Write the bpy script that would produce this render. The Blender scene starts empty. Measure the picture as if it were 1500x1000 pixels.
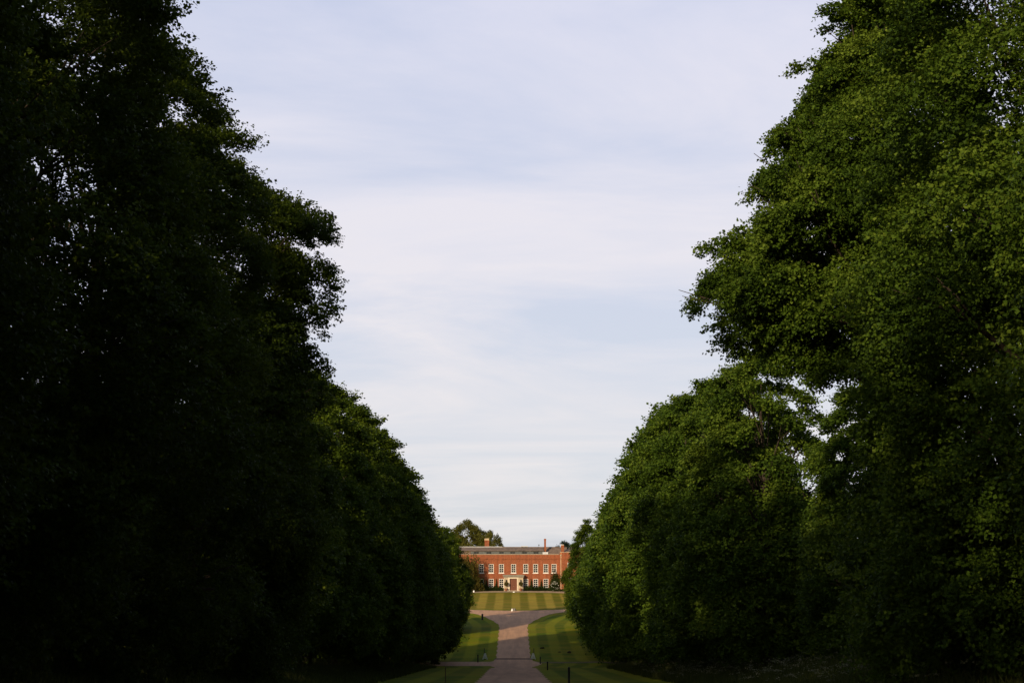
import bpy, bmesh, math, random
import numpy as np
from mathutils import Vector, Matrix

random.seed(7)
R_ = math.radians
scene = bpy.context.scene
C = scene.collection
F = 2083.0                       # focal length in photo pixels (50 mm on 36 mm)
PITCH = math.atan(0.168)

# ------------------------------------------------------------------ helpers
def at(px, py, d):
    """world point at forward distance d seen at photo pixel (px, py)"""
    u, v = (px - 752) / F, (500 - py) / F
    Y = math.cos(PITCH) - math.sin(PITCH) * v
    Z = math.sin(PITCH) + math.cos(PITCH) * v
    k = d / Y
    return Vector((u * k, d, Z * k))

def hh(py, d):
    return at(752, py, d).z

# ground profile along the avenue (distance, height relative to the eye)
PD = [-60, 0, 30, 104, 180, 222, 231, 251, 290, 322, 346, 370, 379, 400, 700]
PH = [-0.6, -1.7, -3.0, hh(1001, 104), hh(978, 180), hh(974.5, 222), hh(968, 231), hh(950, 251),
      hh(917, 290), hh(894, 322), hh(880, 346), hh(867.6, 370), hh(865, 379), hh(865, 379) + .05, hh(865, 379) - 6]

def _pchip(xs, ys):
    xs = np.array(xs, float); ys = np.array(ys, float)
    h = np.diff(xs); dl = np.diff(ys) / h
    m = np.zeros(len(xs)); m[0] = dl[0]; m[-1] = dl[-1]
    for i in range(1, len(xs) - 1):
        if dl[i - 1] * dl[i] > 0:
            w1 = 2 * h[i] + h[i - 1]; w2 = h[i] + 2 * h[i - 1]
            m[i] = (w1 + w2) / (w1 / dl[i - 1] + w2 / dl[i])
    def f(x):
        x = np.clip(np.asarray(x, float), xs[0], xs[-1])
        i = np.clip(np.searchsorted(xs, x) - 1, 0, len(xs) - 2)
        t = (x - xs[i]) / h[i]
        return ((2*t**3 - 3*t**2 + 1) * ys[i] + (t**3 - 2*t**2 + t) * h[i] * m[i]
                + (-2*t**3 + 3*t**2) * ys[i+1] + (t**3 - t**2) * h[i] * m[i+1])
    return f
_prof = _pchip(PD, PH)

def sstep(a, b, x):
    t = np.clip((np.asarray(x, float) - a) / (b - a), 0, 1)
    return t * t * (3 - 2 * t)

def ground_z(x, y):
    x = np.asarray(x, float); y = np.asarray(y, float)
    side = sstep(10, 17, np.abs(x)) * (1 - sstep(150, 215, y)) * 1.1
    bumps = sstep(9, 20, np.abs(x)) * (1 - sstep(285, 310, y)) * 0.18 * (np.sin(x * .9 + y * .37) + np.sin(y * .71 - x * .3))
    far = sstep(700, 5000, y) * 4
    return _prof(y) + side + bumps - far

def gz(x, y):
    return float(ground_z(x, y))

def mesh_np(name, verts, faces, mats, parent=None, attr=None, mat_idx=None, smooth=False):
    """verts (n,3) array, faces list of equal-length index arrays or list"""
    me = bpy.data.meshes.new(name)
    verts = np.asarray(verts, np.float32)
    if isinstance(faces, np.ndarray):
        k = faces.shape[1]; nf = faces.shape[0]
        me.vertices.add(len(verts)); me.vertices.foreach_set('co', verts.ravel())
        me.loops.add(nf * k); me.loops.foreach_set('vertex_index', faces.astype(np.int32).ravel())
        me.polygons.add(nf)
        me.polygons.foreach_set('loop_start', np.arange(0, nf * k, k, dtype=np.int32))
        me.polygons.foreach_set('loop_total', np.full(nf, k, np.int32))
        if mat_idx is not None:
            me.polygons.foreach_set('material_index', np.asarray(mat_idx, np.int32))
        me.polygons.foreach_set('use_smooth', np.full(nf, smooth, bool))
        me.update(calc_edges=True)
    else:
        me.from_pydata([tuple(v) for v in verts], [], [tuple(f) for f in faces]); me.update()
        if mat_idx is not None: me.polygons.foreach_set('material_index', np.asarray(mat_idx, np.int32))
        if smooth: me.polygons.foreach_set('use_smooth', np.full(len(me.polygons), True, bool))
    if attr:
        for an, (dom, data) in attr.items():
            a = me.attributes.new(an, 'FLOAT', dom); a.data.foreach_set('value', np.asarray(data, np.float32))
    for m in (mats if isinstance(mats, (list, tuple)) else [mats]):
        me.materials.append(m)
    o = bpy.data.objects.new(name, me); C.objects.link(o)
    if parent: o.parent = parent
    return o

class MB:
    """collects simple shapes, builds them as one mesh object"""
    def __init__(s): s.v = []; s.f = []
    def add(s, vs, fs):
        b = len(s.v); s.v += [tuple(v) for v in vs]; s.f += [tuple(i + b for i in f) for f in fs]; return s
    def box(s, x0, x1, y0, y1, z0, z1):
        return s.add([(x0,y0,z0),(x1,y0,z0),(x1,y1,z0),(x0,y1,z0),(x0,y0,z1),(x1,y0,z1),(x1,y1,z1),(x0,y1,z1)],
                     [(0,3,2,1),(4,5,6,7),(0,1,5,4),(1,2,6,5),(2,3,7,6),(3,0,4,7)])
    def quad(s, a, b, c, d): return s.add([a, b, c, d], [(0,1,2,3)])
    def tube(s, pts, rad, n=8, cap=True):
        pts = [Vector(p) for p in pts]; rings = []
        up = Vector((0.13, 0.27, 1)).normalized()
        for i, p in enumerate(pts):
            d = (pts[min(i+1, len(pts)-1)] - pts[max(i-1, 0)]).normalized()
            a = d.cross(up)
            if a.length < .05: a = d.cross(Vector((1, 0, 0)))
            a.normalize(); b = d.cross(a)
            r = rad[i] if isinstance(rad, (list, tuple)) else rad
            rings.append([p + (a * math.cos(t) + b * math.sin(t)) * r for t in [2*math.pi*k/n for k in range(n)]])
        vs = [v for r in rings for v in r]; fs = []
        for i in range(len(pts) - 1):
            for k in range(n):
                fs.append((i*n+k, i*n+(k+1) % n, (i+1)*n+(k+1) % n, (i+1)*n+k))
        if cap: fs.append(tuple(range(n))[::-1]); fs.append(tuple((len(pts)-1)*n + k for k in range(n)))
        return s.add(vs, fs)
    def lathe(s, prof, cx=0, cy=0, n=16):
        vs = []; fs = []
        for r, z in prof:
            for k in range(n):
                t = 2*math.pi*k/n; vs.append((cx + r*math.cos(t), cy + r*math.sin(t), z))
        for i in range(len(prof)-1):
            for k in range(n):
                fs.append((i*n+k, i*n+(k+1) % n, (i+1)*n+(k+1) % n, (i+1)*n+k))
        fs.append(tuple(range(n))[::-1]); fs.append(tuple((len(prof)-1)*n+k for k in range(n)))
        return s.add(vs, fs)
    def build(s, name, mat, parent=None, smooth=False, bevel=0):
        o = mesh_np(name, np.array(s.v), s.f, mat, parent, smooth=smooth)
        if bevel:
            m = o.modifiers.new('bevel', 'BEVEL'); m.width = bevel; m.segments = 2; m.limit_method = 'ANGLE'
        return o

def empty(name, loc=(0,0,0), rz=0, scale=1):
    o = bpy.data.objects.new(name, None); C.objects.link(o)
    o.location = loc; o.rotation_euler = (0, 0, rz); o.scale = (scale,)*3 if not hasattr(scale, '__len__') else scale
    o.empty_display_size = .3
    return o

def tag(o, label=None, cat=None, group=None, kind=None):
    if label: o['label'] = label
    if cat: o['category'] = cat
    if group: o['group'] = group
    if kind: o['kind'] = kind
    return o

def copy_tree(o, parent=None):
    c = o.copy(); C.objects.link(c)
    if parent: c.parent = parent
    for ch in list(o.children): copy_tree(ch, c)
    return c

# ------------------------------------------------------------------ materials
def new_mat(name):
    m = bpy.data.materials.new(name); m.use_nodes = True
    nt = m.node_tree; p = nt.nodes['Principled BSDF']
    return m, nt, p

def lnk(nt, a, b): nt.links.new(a, b)

def noise(nt, scale, detail=4, rough=.6, coord='Object', stretch=None):
    tc = nt.nodes.new('ShaderNodeTexCoord'); n = nt.nodes.new('ShaderNodeTexNoise')
    n.inputs['Scale'].default_value = scale; n.inputs['Detail'].default_value = detail; n.inputs['Roughness'].default_value = rough
    if stretch:
        mp = nt.nodes.new('ShaderNodeMapping'); mp.inputs['Scale'].default_value = stretch
        lnk(nt, tc.outputs[coord], mp.inputs['Vector']); lnk(nt, mp.outputs['Vector'], n.inputs['Vector'])
    else:
        lnk(nt, tc.outputs[coord], n.inputs['Vector'])
    return n.outputs['Fac']

def ramp(nt, fac, stops):
    r = nt.nodes.new('ShaderNodeValToRGB'); e = r.color_ramp.elements
    while len(e) < len(stops): e.new(.5)
    for i, (p, c) in enumerate(stops): e[i].position = p; e[i].color = (*c, 1)
    lnk(nt, fac, r.inputs['Fac']); return r.outputs['Color']

def mix(nt, fac, a, b, mode='MIX'):
    m = nt.nodes.new('ShaderNodeMix'); m.data_type = 'RGBA'; m.blend_type = mode
    for s, v in ((m.inputs[0], fac), (m.inputs[6], a), (m.inputs[7], b)):
        if hasattr(v, 'is_linked'): lnk(nt, v, s)
        elif isinstance(v, (int, float)): s.default_value = v
        else: s.default_value = (*v, 1)
    return m.outputs[2]

def mth(nt, op, a, b=None, clamp=False):
    m = nt.nodes.new('ShaderNodeMath'); m.operation = op; m.use_clamp = clamp
    for s, v in ((m.inputs[0], a), (m.inputs[1], b)):
        if v is None: continue
        if hasattr(v, 'is_linked'): lnk(nt, v, s)
        else: s.default_value = v
    return m.outputs[0]

def bump(nt, p, h, strength=.4, dist=.05):
    b = nt.nodes.new('ShaderNodeBump'); b.inputs['Strength'].default_value = strength; b.inputs['Distance'].default_value = dist
    lnk(nt, h, b.inputs['Height']); lnk(nt, b.outputs['Normal'], p.inputs['Normal'])

def attr(nt, name):
    a = nt.nodes.new('ShaderNodeAttribute'); a.attribute_name = name; return a.outputs['Fac']

def plain(name, c1, c2=None, scale=3, rough=.75, spec=.3, metal=0, bmp=0):
    m, nt, p = new_mat(name)
    c2 = c2 or tuple(x * .75 for x in c1)
    n = noise(nt, scale)
    lnk(nt, ramp(nt, n, [(.3, c2), (.7, c1)]), p.inputs['Base Color'])
    p.inputs['Roughness'].default_value = rough; p.inputs['Specular IOR Level'].default_value = spec; p.inputs['Metallic'].default_value = metal
    if bmp: bump(nt, p, n, bmp)
    return m

def leaf_mat(name, dark, mid, light, trans=.3, rough=.6, spec=.08):
    m, nt, p = new_mat(name)
    col = ramp(nt, attr(nt, 'tint'), [(0, dark), (.5, mid), (1, light)])
    lnk(nt, col, p.inputs['Base Color'])
    p.inputs['Roughness'].default_value = rough; p.inputs['Specular IOR Level'].default_value = spec
    t = nt.nodes.new('ShaderNodeBsdfTranslucent')
    lnk(nt, mix(nt, .5, col, (.09, .12, .012)), t.inputs['Color'])
    ms = nt.nodes.new('ShaderNodeMixShader'); ms.inputs[0].default_value = trans
    out = nt.nodes['Material Output']
    lnk(nt, p.outputs[0], ms.inputs[1]); lnk(nt, t.outputs[0], ms.inputs[2]); lnk(nt, ms.outputs[0], out.inputs['Surface'])
    return m

M = {}
M['lime_leaf'] = leaf_mat('lime_leaf', (.010, .019, .002), (.032, .054, .003), (.075, .10, .008))  # near left row: shade of the avenue put into the leaf colour
M['lime_leaf_sun'] = leaf_mat('lime_leaf_sun', (.019, .040, .004), (.060, .108, .009), (.138, .195, .020))  # right row: same leaf, colour brightened to look sunlit
M['lime_leaf_mid'] = leaf_mat('lime_leaf_mid', (.018, .034, .003), (.056, .092, .006), (.13, .17, .014))  # far left row and last right tree: half-lit tone in the colour
M['lime_leaf_shade'] = leaf_mat('lime_leaf_shade', (.008, .014, .004), (.018, .030, .006), (.034, .05, .009), trans=.2)  # undergrowth: same leaf with deep shade put into its colour
M['oak_leaf'] = leaf_mat('oak_leaf', (.05, .055, .01), (.10, .10, .016), (.16, .15, .03))
M['cedar_leaf'] = leaf_mat('cedar_leaf', (.006, .012, .008), (.012, .022, .012), (.022, .032, .018), trans=.1)
M['shrub_leaf'] = leaf_mat('shrub_leaf', (.012, .02, .006), (.03, .045, .010), (.06, .08, .02))
M['gold_leaf'] = leaf_mat('gold_leaf', (.05, .045, .008), (.10, .085, .015), (.17, .13, .03))
M['petal'] = leaf_mat('petal', (.35, .35, .3), (.6, .6, .52), (.8, .78, .72), trans=.2)
M['umbel'] = leaf_mat('umbel', (.07, .07, .035), (.15, .145, .08), (.28, .27, .17), trans=.2)
M['long_grass'] = leaf_mat('long_grass', (.018, .024, .006), (.04, .05, .012), (.085, .085, .025), trans=.25)
M['bark'] = plain('bark', (.07, .055, .04), (.025, .02, .015), 6, .95, .1, bmp=.6)
M['earth'] = plain('earth', (.05, .035, .022), (.025, .018, .012), 8, .95, .1)
M['white_paint'] = plain('white_paint', (.80, .78, .73), (.70, .67, .62), 4, .5)
M['white_bright'] = plain('white_bright', (.90, .88, .84), (.82, .80, .76), 6, .5)
M['black_paint'] = plain('black_paint', (.012, .012, .012), (.02, .018, .015), 9, .6)
M['lead'] = plain('lead', (.13, .135, .13), (.07, .075, .075), 1.6, .7)
M['lead_light'] = plain('lead_light', (.55, .56, .58), (.42, .43, .45), 2, .6)
M['stone'] = plain('stone', (.52, .42, .29), (.36, .29, .20), 2.2, .85, bmp=.2)
M['stone_pale'] = plain('stone_pale', (.68, .58, .44), (.55, .46, .34), 2.2, .85)
M['stone_grey'] = plain('stone_grey', (.27, .24, .19), (.16, .145, .12), 2.4, .9)
M['door_wood'] = plain('door_wood', (.17, .055, .025), (.10, .035, .018), 5, .55)
M['pot'] = plain('pot', (.32, .13, .07), (.22, .09, .05), 6, .85)
M['pot_pale'] = plain('pot_pale', (.62, .50, .32), (.50, .38, .24), 6, .85)
M['steel'] = plain('steel', (.04, .04, .042), (.02, .02, .022), 9, .6, metal=.3)
M['stake'] = plain('stake', (.10, .045, .025), (.06, .03, .02), 9, .9)

def glass_mat():
    m, nt, p = new_mat('window_glass')
    n = noise(nt, 1.3, 2)
    lnk(nt, ramp(nt, n, [(.35, (.008, .009, .012)), (.7, (.03, .034, .045))]), p.inputs['Base Color'])
    p.inputs['Roughness'].default_value = .12; p.inputs['Specular IOR Level'].default_value = .5
    return m
M['glass'] = glass_mat()

def brick_mat(name='brick', hue=(.27, .066, .034), hue2=(.155, .044, .027)):
    m, nt, p = new_mat(name)
    tc = nt.nodes.new('ShaderNodeTexCoord'); sx = nt.nodes.new('ShaderNodeSeparateXYZ'); cb = nt.nodes.new('ShaderNodeCombineXYZ')
    lnk(nt, tc.outputs['Object'], sx.inputs[0])
    lnk(nt, mth(nt, 'ADD', sx.outputs[0], sx.outputs[1]), cb.inputs[0]); lnk(nt, sx.outputs[2], cb.inputs[1])
    b = nt.nodes.new('ShaderNodeTexBrick'); lnk(nt, cb.outputs[0], b.inputs['Vector'])
    b.inputs['Scale'].default_value = 1; b.inputs['Brick Width'].default_value = .23; b.inputs['Row Height'].default_value = .075
    b.inputs['Mortar Size'].default_value = .006; b.inputs['Mortar'].default_value = (.30, .19, .12, 1)
    b.inputs['Color1'].default_value = (*hue, 1); b.inputs['Color2'].default_value = (*hue2, 1)
    big = noise(nt, .55, 6, .7); fine = noise(nt, 3.2, 5, .7)
    c = mix(nt, mth(nt, 'MULTIPLY', big, .8, True), b.outputs['Color'], (.36, .115, .042))
    c = mix(nt, .75, c, ramp(nt, fine, [(.3, (.5, .48, .48)), (.7, (1.35, 1.33, 1.3))]), 'MULTIPLY')
    # rain-darkened streaks down the wall
    st = noise(nt, 1.0, 5, .65, stretch=(1.6, 1.6, .12))
    c = mix(nt, .45, c, ramp(nt, st, [(.36, (.55, .55, .58)), (.6, (1.08, 1.05, 1.0))]), 'MULTIPLY')
    lnk(nt, c, p.inputs['Base Color']); p.inputs['Roughness'].default_value = .9; p.inputs['Specular IOR Level'].default_value = .15
    return m
M['brick'] = brick_mat()
M['brick_dark'] = brick_mat('brick_dark', (.20, .055, .028), (.14, .04, .022))
M['brick_pale'] = brick_mat('brick_pale', (.50, .22, .10), (.42, .16, .07))  # pale brick of the quoin, also the painted sunlit tone of the wing side

def tile_mat():
    m, nt, p = new_mat('roof_tile')
    n = noise(nt, 1.1, 6, .75); rows = noise(nt, 1, 3, .5, stretch=(3, 3, 14))
    c = ramp(nt, n, [(.3, (.09, .065, .05)), (.55, (.19, .135, .10)), (.75, (.27, .20, .15))])
    c = mix(nt, .5, c, ramp(nt, rows, [(.35, (.6, .6, .6)), (.65, (1.2, 1.2, 1.2))]), 'MULTIPLY')
    lnk(nt, c, p.inputs['Base Color']); p.inputs['Roughness'].default_value = .9
    return m
M['tile'] = tile_mat()

def grass_mat(name, a, b, warm, stripe_mode):
    m, nt, p = new_mat(name)
    fine = noise(nt, 9, 5, .75); big = noise(nt, .16, 5, .6); patch = noise(nt, .5, 5, .7)
    if stripe_mode == 'x':
        tc = nt.nodes.new('ShaderNodeTexCoord'); sx = nt.nodes.new('ShaderNodeSeparateXYZ'); lnk(nt, tc.outputs['Object'], sx.inputs[0])
        s = mth(nt, 'SINE', mth(nt, 'MULTIPLY', mth(nt, 'ADD', sx.outputs[0], mth(nt, 'ADD', mth(nt, 'MULTIPLY', patch, .7), .05)), math.pi / 2.0))
        s = mth(nt, 'ADD', mth(nt, 'MULTIPLY', s, 1.5), .5, True)
        cross = noise(nt, 1, 4, .6, stretch=(.05, .42, .3))
    else:
        s = mth(nt, 'SINE', mth(nt, 'MULTIPLY', mth(nt, 'ADD', attr(nt, 'edge'), mth(nt, 'MULTIPLY', patch, .6)), math.pi / 1.9))
        s = mth(nt, 'ADD', mth(nt, 'MULTIPLY', s, 1.6), .5, True)
        cross = noise(nt, 1, 4, .6, stretch=(.12, .25, .3))
    c = mix(nt, s, a, b)
    c = mix(nt, mth(nt, 'MULTIPLY', ramp(nt, cross, [(.42, (0, 0, 0)), (.68, (1, 1, 1))]), .62), c, warm)
    c = mix(nt, .6, c, ramp(nt, fine, [(.3, (.66, .68, .62)), (.7, (1.25, 1.22, 1.15))]), 'MULTIPLY')
    c = mix(nt, .5, c, ramp(nt, big, [(.35, (.7, .75, .65)), (.65, (1.2, 1.15, 1.1))]), 'MULTIPLY')
    if stripe_mode == 'x':      # greener rim where the mower turns
        vm = nt.nodes.new('ShaderNodeVectorMath'); vm.operation = 'DISTANCE'; cxy = nt.nodes.new('ShaderNodeCombineXYZ')
        lnk(nt, sx.outputs[0], cxy.inputs[0]); lnk(nt, sx.outputs[1], cxy.inputs[1]); lnk(nt, cxy.outputs[0], vm.inputs[0]); vm.inputs[1].default_value = (0, 346.5, 0)
        rim = ramp(nt, mth(nt, 'DIVIDE', vm.outputs['Value'], 24.4), [(.80, (0, 0, 0)), (.93, (1, 1, 1))])
        c = mix(nt, mth(nt, 'MULTIPLY', rim, .6), c, (.13, .15, .010))
    lnk(nt, c, p.inputs['Base Color']); p.inputs['Roughness'].default_value = .95; p.inputs['Specular IOR Level'].default_value = .04
    bump(nt, p, fine, .5, .06)
    return m
M['front_lawn'] = grass_mat('front_lawn', (.135, .14, .010), (.30, .24, .035), (.33, .19, .04), 'x')
M['grass'] = grass_mat('grass', (.075, .118, .002), (.165, .190, .006), (.23, .175, .010), 'edge')

def gravel_mat(name, c1, c2, dirt):
    m, nt, p = new_mat(name)
    f = noise(nt, 22, 4, .8); b = noise(nt, .35, 5, .65); tr = noise(nt, 1, 4, .6, stretch=(1.1, .06, 1))
    c = ramp(nt, f, [(.3, c2), (.7, c1)])
    c = mix(nt, mth(nt, 'MULTIPLY', ramp(nt, b, [(.45, (0, 0, 0)), (.7, (1, 1, 1))]), .4), c, dirt)
    c = mix(nt, .55, c, ramp(nt, tr, [(.35, (.66, .66, .68)), (.65, (1.15, 1.13, 1.1))]), 'MULTIPLY')
    lnk(nt, c, p.inputs['Base Color']); p.inputs['Roughness'].default_value = .92; p.inputs['Specular IOR Level'].default_value = .12
    bump(nt, p, f, .35, .03)
    return m
M['drive'] = gravel_mat('drive', (.58, .34, .205), (.48, .28, .165), (.39, .225, .13))
M['path'] = gravel_mat('path', (.16, .12, .05), (.11, .085, .035), (.09, .08, .02))
M['forecourt'] = gravel_mat('forecourt', (.46, .35, .23), (.36, .26, .17), (.32, .23, .15))

# ------------------------------------------------------------------ ground, drive, lawns
HW = 2.8                                            # drive half width
RC, RI, RO = (0, 346.5), 24.4, 30.0                 # carriage circle in front of the house

def drive_half(y):
    """half width of the drive at distance y: constant, small flare at the crossing lane, wide trumpet at the circle"""
    w = HW
    w += 1.6 * math.exp(-((y - 226) / 5.0) ** 2)
    if y > 290:
        t = (y - 290) / 31.0
        w += 7.2 * t ** 1.5 + 9 * max(0, t - .72) ** 1.6 * 2.2
    return w

def build_ground():
    xs = np.unique(np.concatenate([np.array([-6000, -2500, -1000, -500, -250, -150, -100, -70, -55]),
                                   np.arange(-45, 45.01, 1.0), np.array([55, 70, 100, 150, 250, 500, 1000, 2500, 6000])]))
    ys = np.unique(np.concatenate([np.array([-3000, -1000, -400, -150, -80, -40, -20]), np.arange(-10, 420.01, 1.0),
                                   np.array([440, 470, 520, 600, 700, 1000, 2000, 4000, 8000])]))
    X, Y = np.meshgrid(xs, ys); Z = ground_z(X, Y)
    nx, ny = len(xs), len(ys)
    v = np.stack([X.ravel(), Y.ravel(), Z.ravel()], 1)
    i = np.arange(ny - 1)[:, None] * nx + np.arange(nx - 1)[None, :]
    i = i.ravel(); f = np.stack([i, i + 1, i + nx + 1, i + nx], 1)
    hw = np.array([drive_half(y) if y < 330 else 20 for y in v[:, 1]])
    edge = np.abs(v[:, 0]) - np.minimum(hw, 8 + 0 * hw)
    o = mesh_np('ground', v, f, M['grass'], attr={'edge': ('POINT', edge)}, smooth=True)
    tag(o, kind='structure')

def build_strip(name, mat, rows, dz, nx=10):
    """rows: list of (y, x0, x1)"""
    v = []; f = []
    for (y, a, b) in rows:
        for k in range(nx + 1):
            x = a + (b - a) * k / nx; v.append((x, y, gz(x, y) + dz))
    n = nx + 1
    for r in range(len(rows) - 1):
        for k in range(nx): f.append((r*n+k, r*n+k+1, (r+1)*n+k+1, (r+1)*n+k))
    o = mesh_np(name, np.array(v), f, mat, smooth=True); tag(o, kind='structure'); return o

def wob(y, s): return .10 * math.sin(y * .9 + s) + .07 * math.sin(y * 2.3 + s * 3)

build_ground()
rows = [(float(y), -drive_half(y) + wob(y, 1), drive_half(y) + wob(y, 4)) for y in np.arange(-10, 321.01, 1.0)]
build_strip('drive', M['drive'], rows, .030)
# ring of gravel round the circular lawn
v = []; f = []; na, nr = 160, 6
for i in range(na):
    t = 2 * math.pi * i / na
    for k in range(nr + 1):
        r = RI - .3 + (RO - RI + .3) * k / nr
        x, y = RC[0] + r * math.cos(t), RC[1] + r * math.sin(t); v.append((x, y, gz(x, y) + .036))
for i in range(na):
    j = (i + 1) % na
    for k in range(nr): f.append((i*(nr+1)+k, i*(nr+1)+k+1, j*(nr+1)+k+1, j*(nr+1)+k))
tag(mesh_np('carriage_circle', np.array(v), f, M['drive'], smooth=True), kind='structure')
# circular striped lawn
v = [(RC[0], RC[1], gz(*RC) + .06)]; f = []; nr = 26
for k in range(1, nr + 1):
    for i in range(na):
        t = 2 * math.pi * i / na; r = RI * k / nr
        x, y = RC[0] + r * math.cos(t), RC[1] + r * math.sin(t); v.append((x, y, gz(x, y) + .06))
for i in range(na): f.append((0, 1 + i, 1 + (i + 1) % na))
for k in range(nr - 1):
    for i in range(na):
        j = (i + 1) % na; f.append((1+k*na+i, 1+(k+1)*na+i, 1+(k+1)*na+j, 1+k*na+j))
tag(mesh_np('front_lawn', np.array(v), f, M['front_lawn'], smooth=True), kind='structure')
# gravel forecourt between lawn and house
rows = [(float(y), -24.0, 24.0) for y in np.arange(369.2, 383.6, .6)]
build_strip('forecourt', M['forecourt'], rows, .045, nx=24)
# lane crossing the drive at the bottom of the dip
rows = []
for y in np.arange(221.5, 230.01, .5):
    rows.append((float(y), -60.0, -HW - .1))
build_strip('lane', M['drive'], rows, .024, nx=40)
rows = [(float(y), HW + .1, 40.0) for y in np.arange(227.5, 230.01, .5)]
build_strip('path', M['path'], rows, .024, nx=30)

# ------------------------------------------------------------------ trees
def leaf_cloud(base, axis, nrm, size, tint, rng):
    """folded kite leaves: base (n,3), axis (n,3) unit, nrm (n,3); returns verts, faces(tri), tint per face"""
    n = len(base)
    side = np.cross(axis, nrm); side /= (np.linalg.norm(side, axis=1, keepdims=True) + 1e-6)
    nn = np.cross(side, axis)
    L = size[:, None]
    w = .52
    mid = base + axis * L * .42
    v = np.empty((n, 4, 3), np.float32)
    v[:, 0] = base
    v[:, 1] = mid + side * L * w + nn * L * .12
    v[:, 2] = base + axis * L
    v[:, 3] = mid - side * L * w + nn * L * .12
    k = np.arange(n)[:, None] * 4
    f = np.concatenate([k + np.array([[0, 1, 2]]), k + np.array([[0, 2, 3]])], 1).reshape(-1, 3)
    return v.reshape(-1, 3), f, np.repeat(tint, 2)

def unit(a): return a / (np.linalg.norm(a, axis=1, keepdims=True) + 1e-9)

def crown_data(seed, H, z0, R, leaf, lobes=110, sprays=60, per=17, low=.72, shape=2.4, lobe_r=(1.3, 2.5), extra=None, lean=(0, 0), shoots=.10, layered=.75, pw=.62, up=.30, droop=.25):
    rng = np.random.default_rng(seed)
    def prof(t): return R * np.minimum(1, low + 1.0 * t) * (1 - np.clip(t, 0, 1) ** shape) ** pw
    lc = []; lr = []; hi = []
    ga = 2.399963
    tt = np.linspace(0.0, 1.0, 200); area = np.cumsum(prof(tt) + .12 * R); area /= area[-1]
    for i in range(lobes):
        t = np.interp((i + rng.random()) / lobes, area, tt)
        th = i * ga + rng.normal(0, .35)
        a = rng.uniform(*lobe_r) * (1 - .35 * t)
        inner = rng.random() < .15
        rr = prof(t) * (rng.uniform(.25, .6) if inner else rng.uniform(.78, 1.10)) - a * .55
        rr = max(rr, 0)
        z = z0 + t * (H - z0) * .97 - a * .25
        lc.append((rr * math.cos(th) + lean[0] * t, rr * math.sin(th) + lean[1] * t, max(z, z0 + a * .3))); lr.append(a)
    if extra:
        for (x, y, z, a) in extra: lc.append((x, y, z)); lr.append(a)
    lc = np.array(lc); lr = np.array(lr)
    nsp = np.maximum(6, (sprays * (lr / lr.mean()) ** 2)).astype(int)
    idx = np.repeat(np.arange(len(lc)), nsp); S = len(idx)
    out = lc[idx].copy(); out[:, 2] = (lc[idx][:, 2] - (z0 + .45 * (H - z0))) * .35; out = unit(out + 1e-3)
    d = rng.normal(size=(S, 3)); d = unit(d)
    d = unit(d + out * .80 + np.array([0, 0, up]))
    rad = rng.uniform(.70, 1.04, S); sh = rng.random(S) < shoots; rad[sh] = rng.uniform(1.0, 1.30, sh.sum())
    sp = lc[idx] + d * (lr[idx] * rad)[:, None] * np.array([1, 1, layered])
    ax = unit(d * .8 + out * .5 + rng.normal(0, .3, (S, 3)) + np.array([0, 0, -.12]))
    ln = rng.uniform(.5, 1.15, S) * leaf / .14 * .85
    lobe_t = rng.normal(0, .16, len(lc)); sp_t = rng.normal(0, .12, S)
    rel = (d * out).sum(1); sp[:, 2] -= np.clip(rel, 0, 1) ** 2 * lr[idx] * droop
    pn = np.maximum(4, rng.normal(per, 4, S)).astype(int)
    j = np.repeat(np.arange(S), pn); N = len(j)
    u = rng.random(N)
    spread = leaf * (1.25 - .55 * u)
    base = sp[j] + ax[j] * (ln[j] * (u - .45))[:, None] + np.clip(rng.normal(0, 1, (N, 3)), -1.5, 1.5) * spread[:, None] * np.array([1, 1, .5])
    base[:, 2] -= (u ** 2) * .16 * ln[j]
    la = unit(ax[j] * .5 + rng.normal(0, .55, (N, 3)) + np.array([0, 0, -.38]))
    ln_ = unit(out[idx.size and j] * .35 + rng.normal(0, .45, (N, 3)) + np.array([0, 0, .85]))
    size = leaf * rng.uniform(.65, 1.25, N)
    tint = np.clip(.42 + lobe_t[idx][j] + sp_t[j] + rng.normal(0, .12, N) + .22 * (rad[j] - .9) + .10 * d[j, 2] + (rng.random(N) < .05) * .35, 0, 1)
    v, f, t = leaf_cloud(base, la, ln_, size, tint, rng)
    return v, f, t, lc, lr

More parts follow.
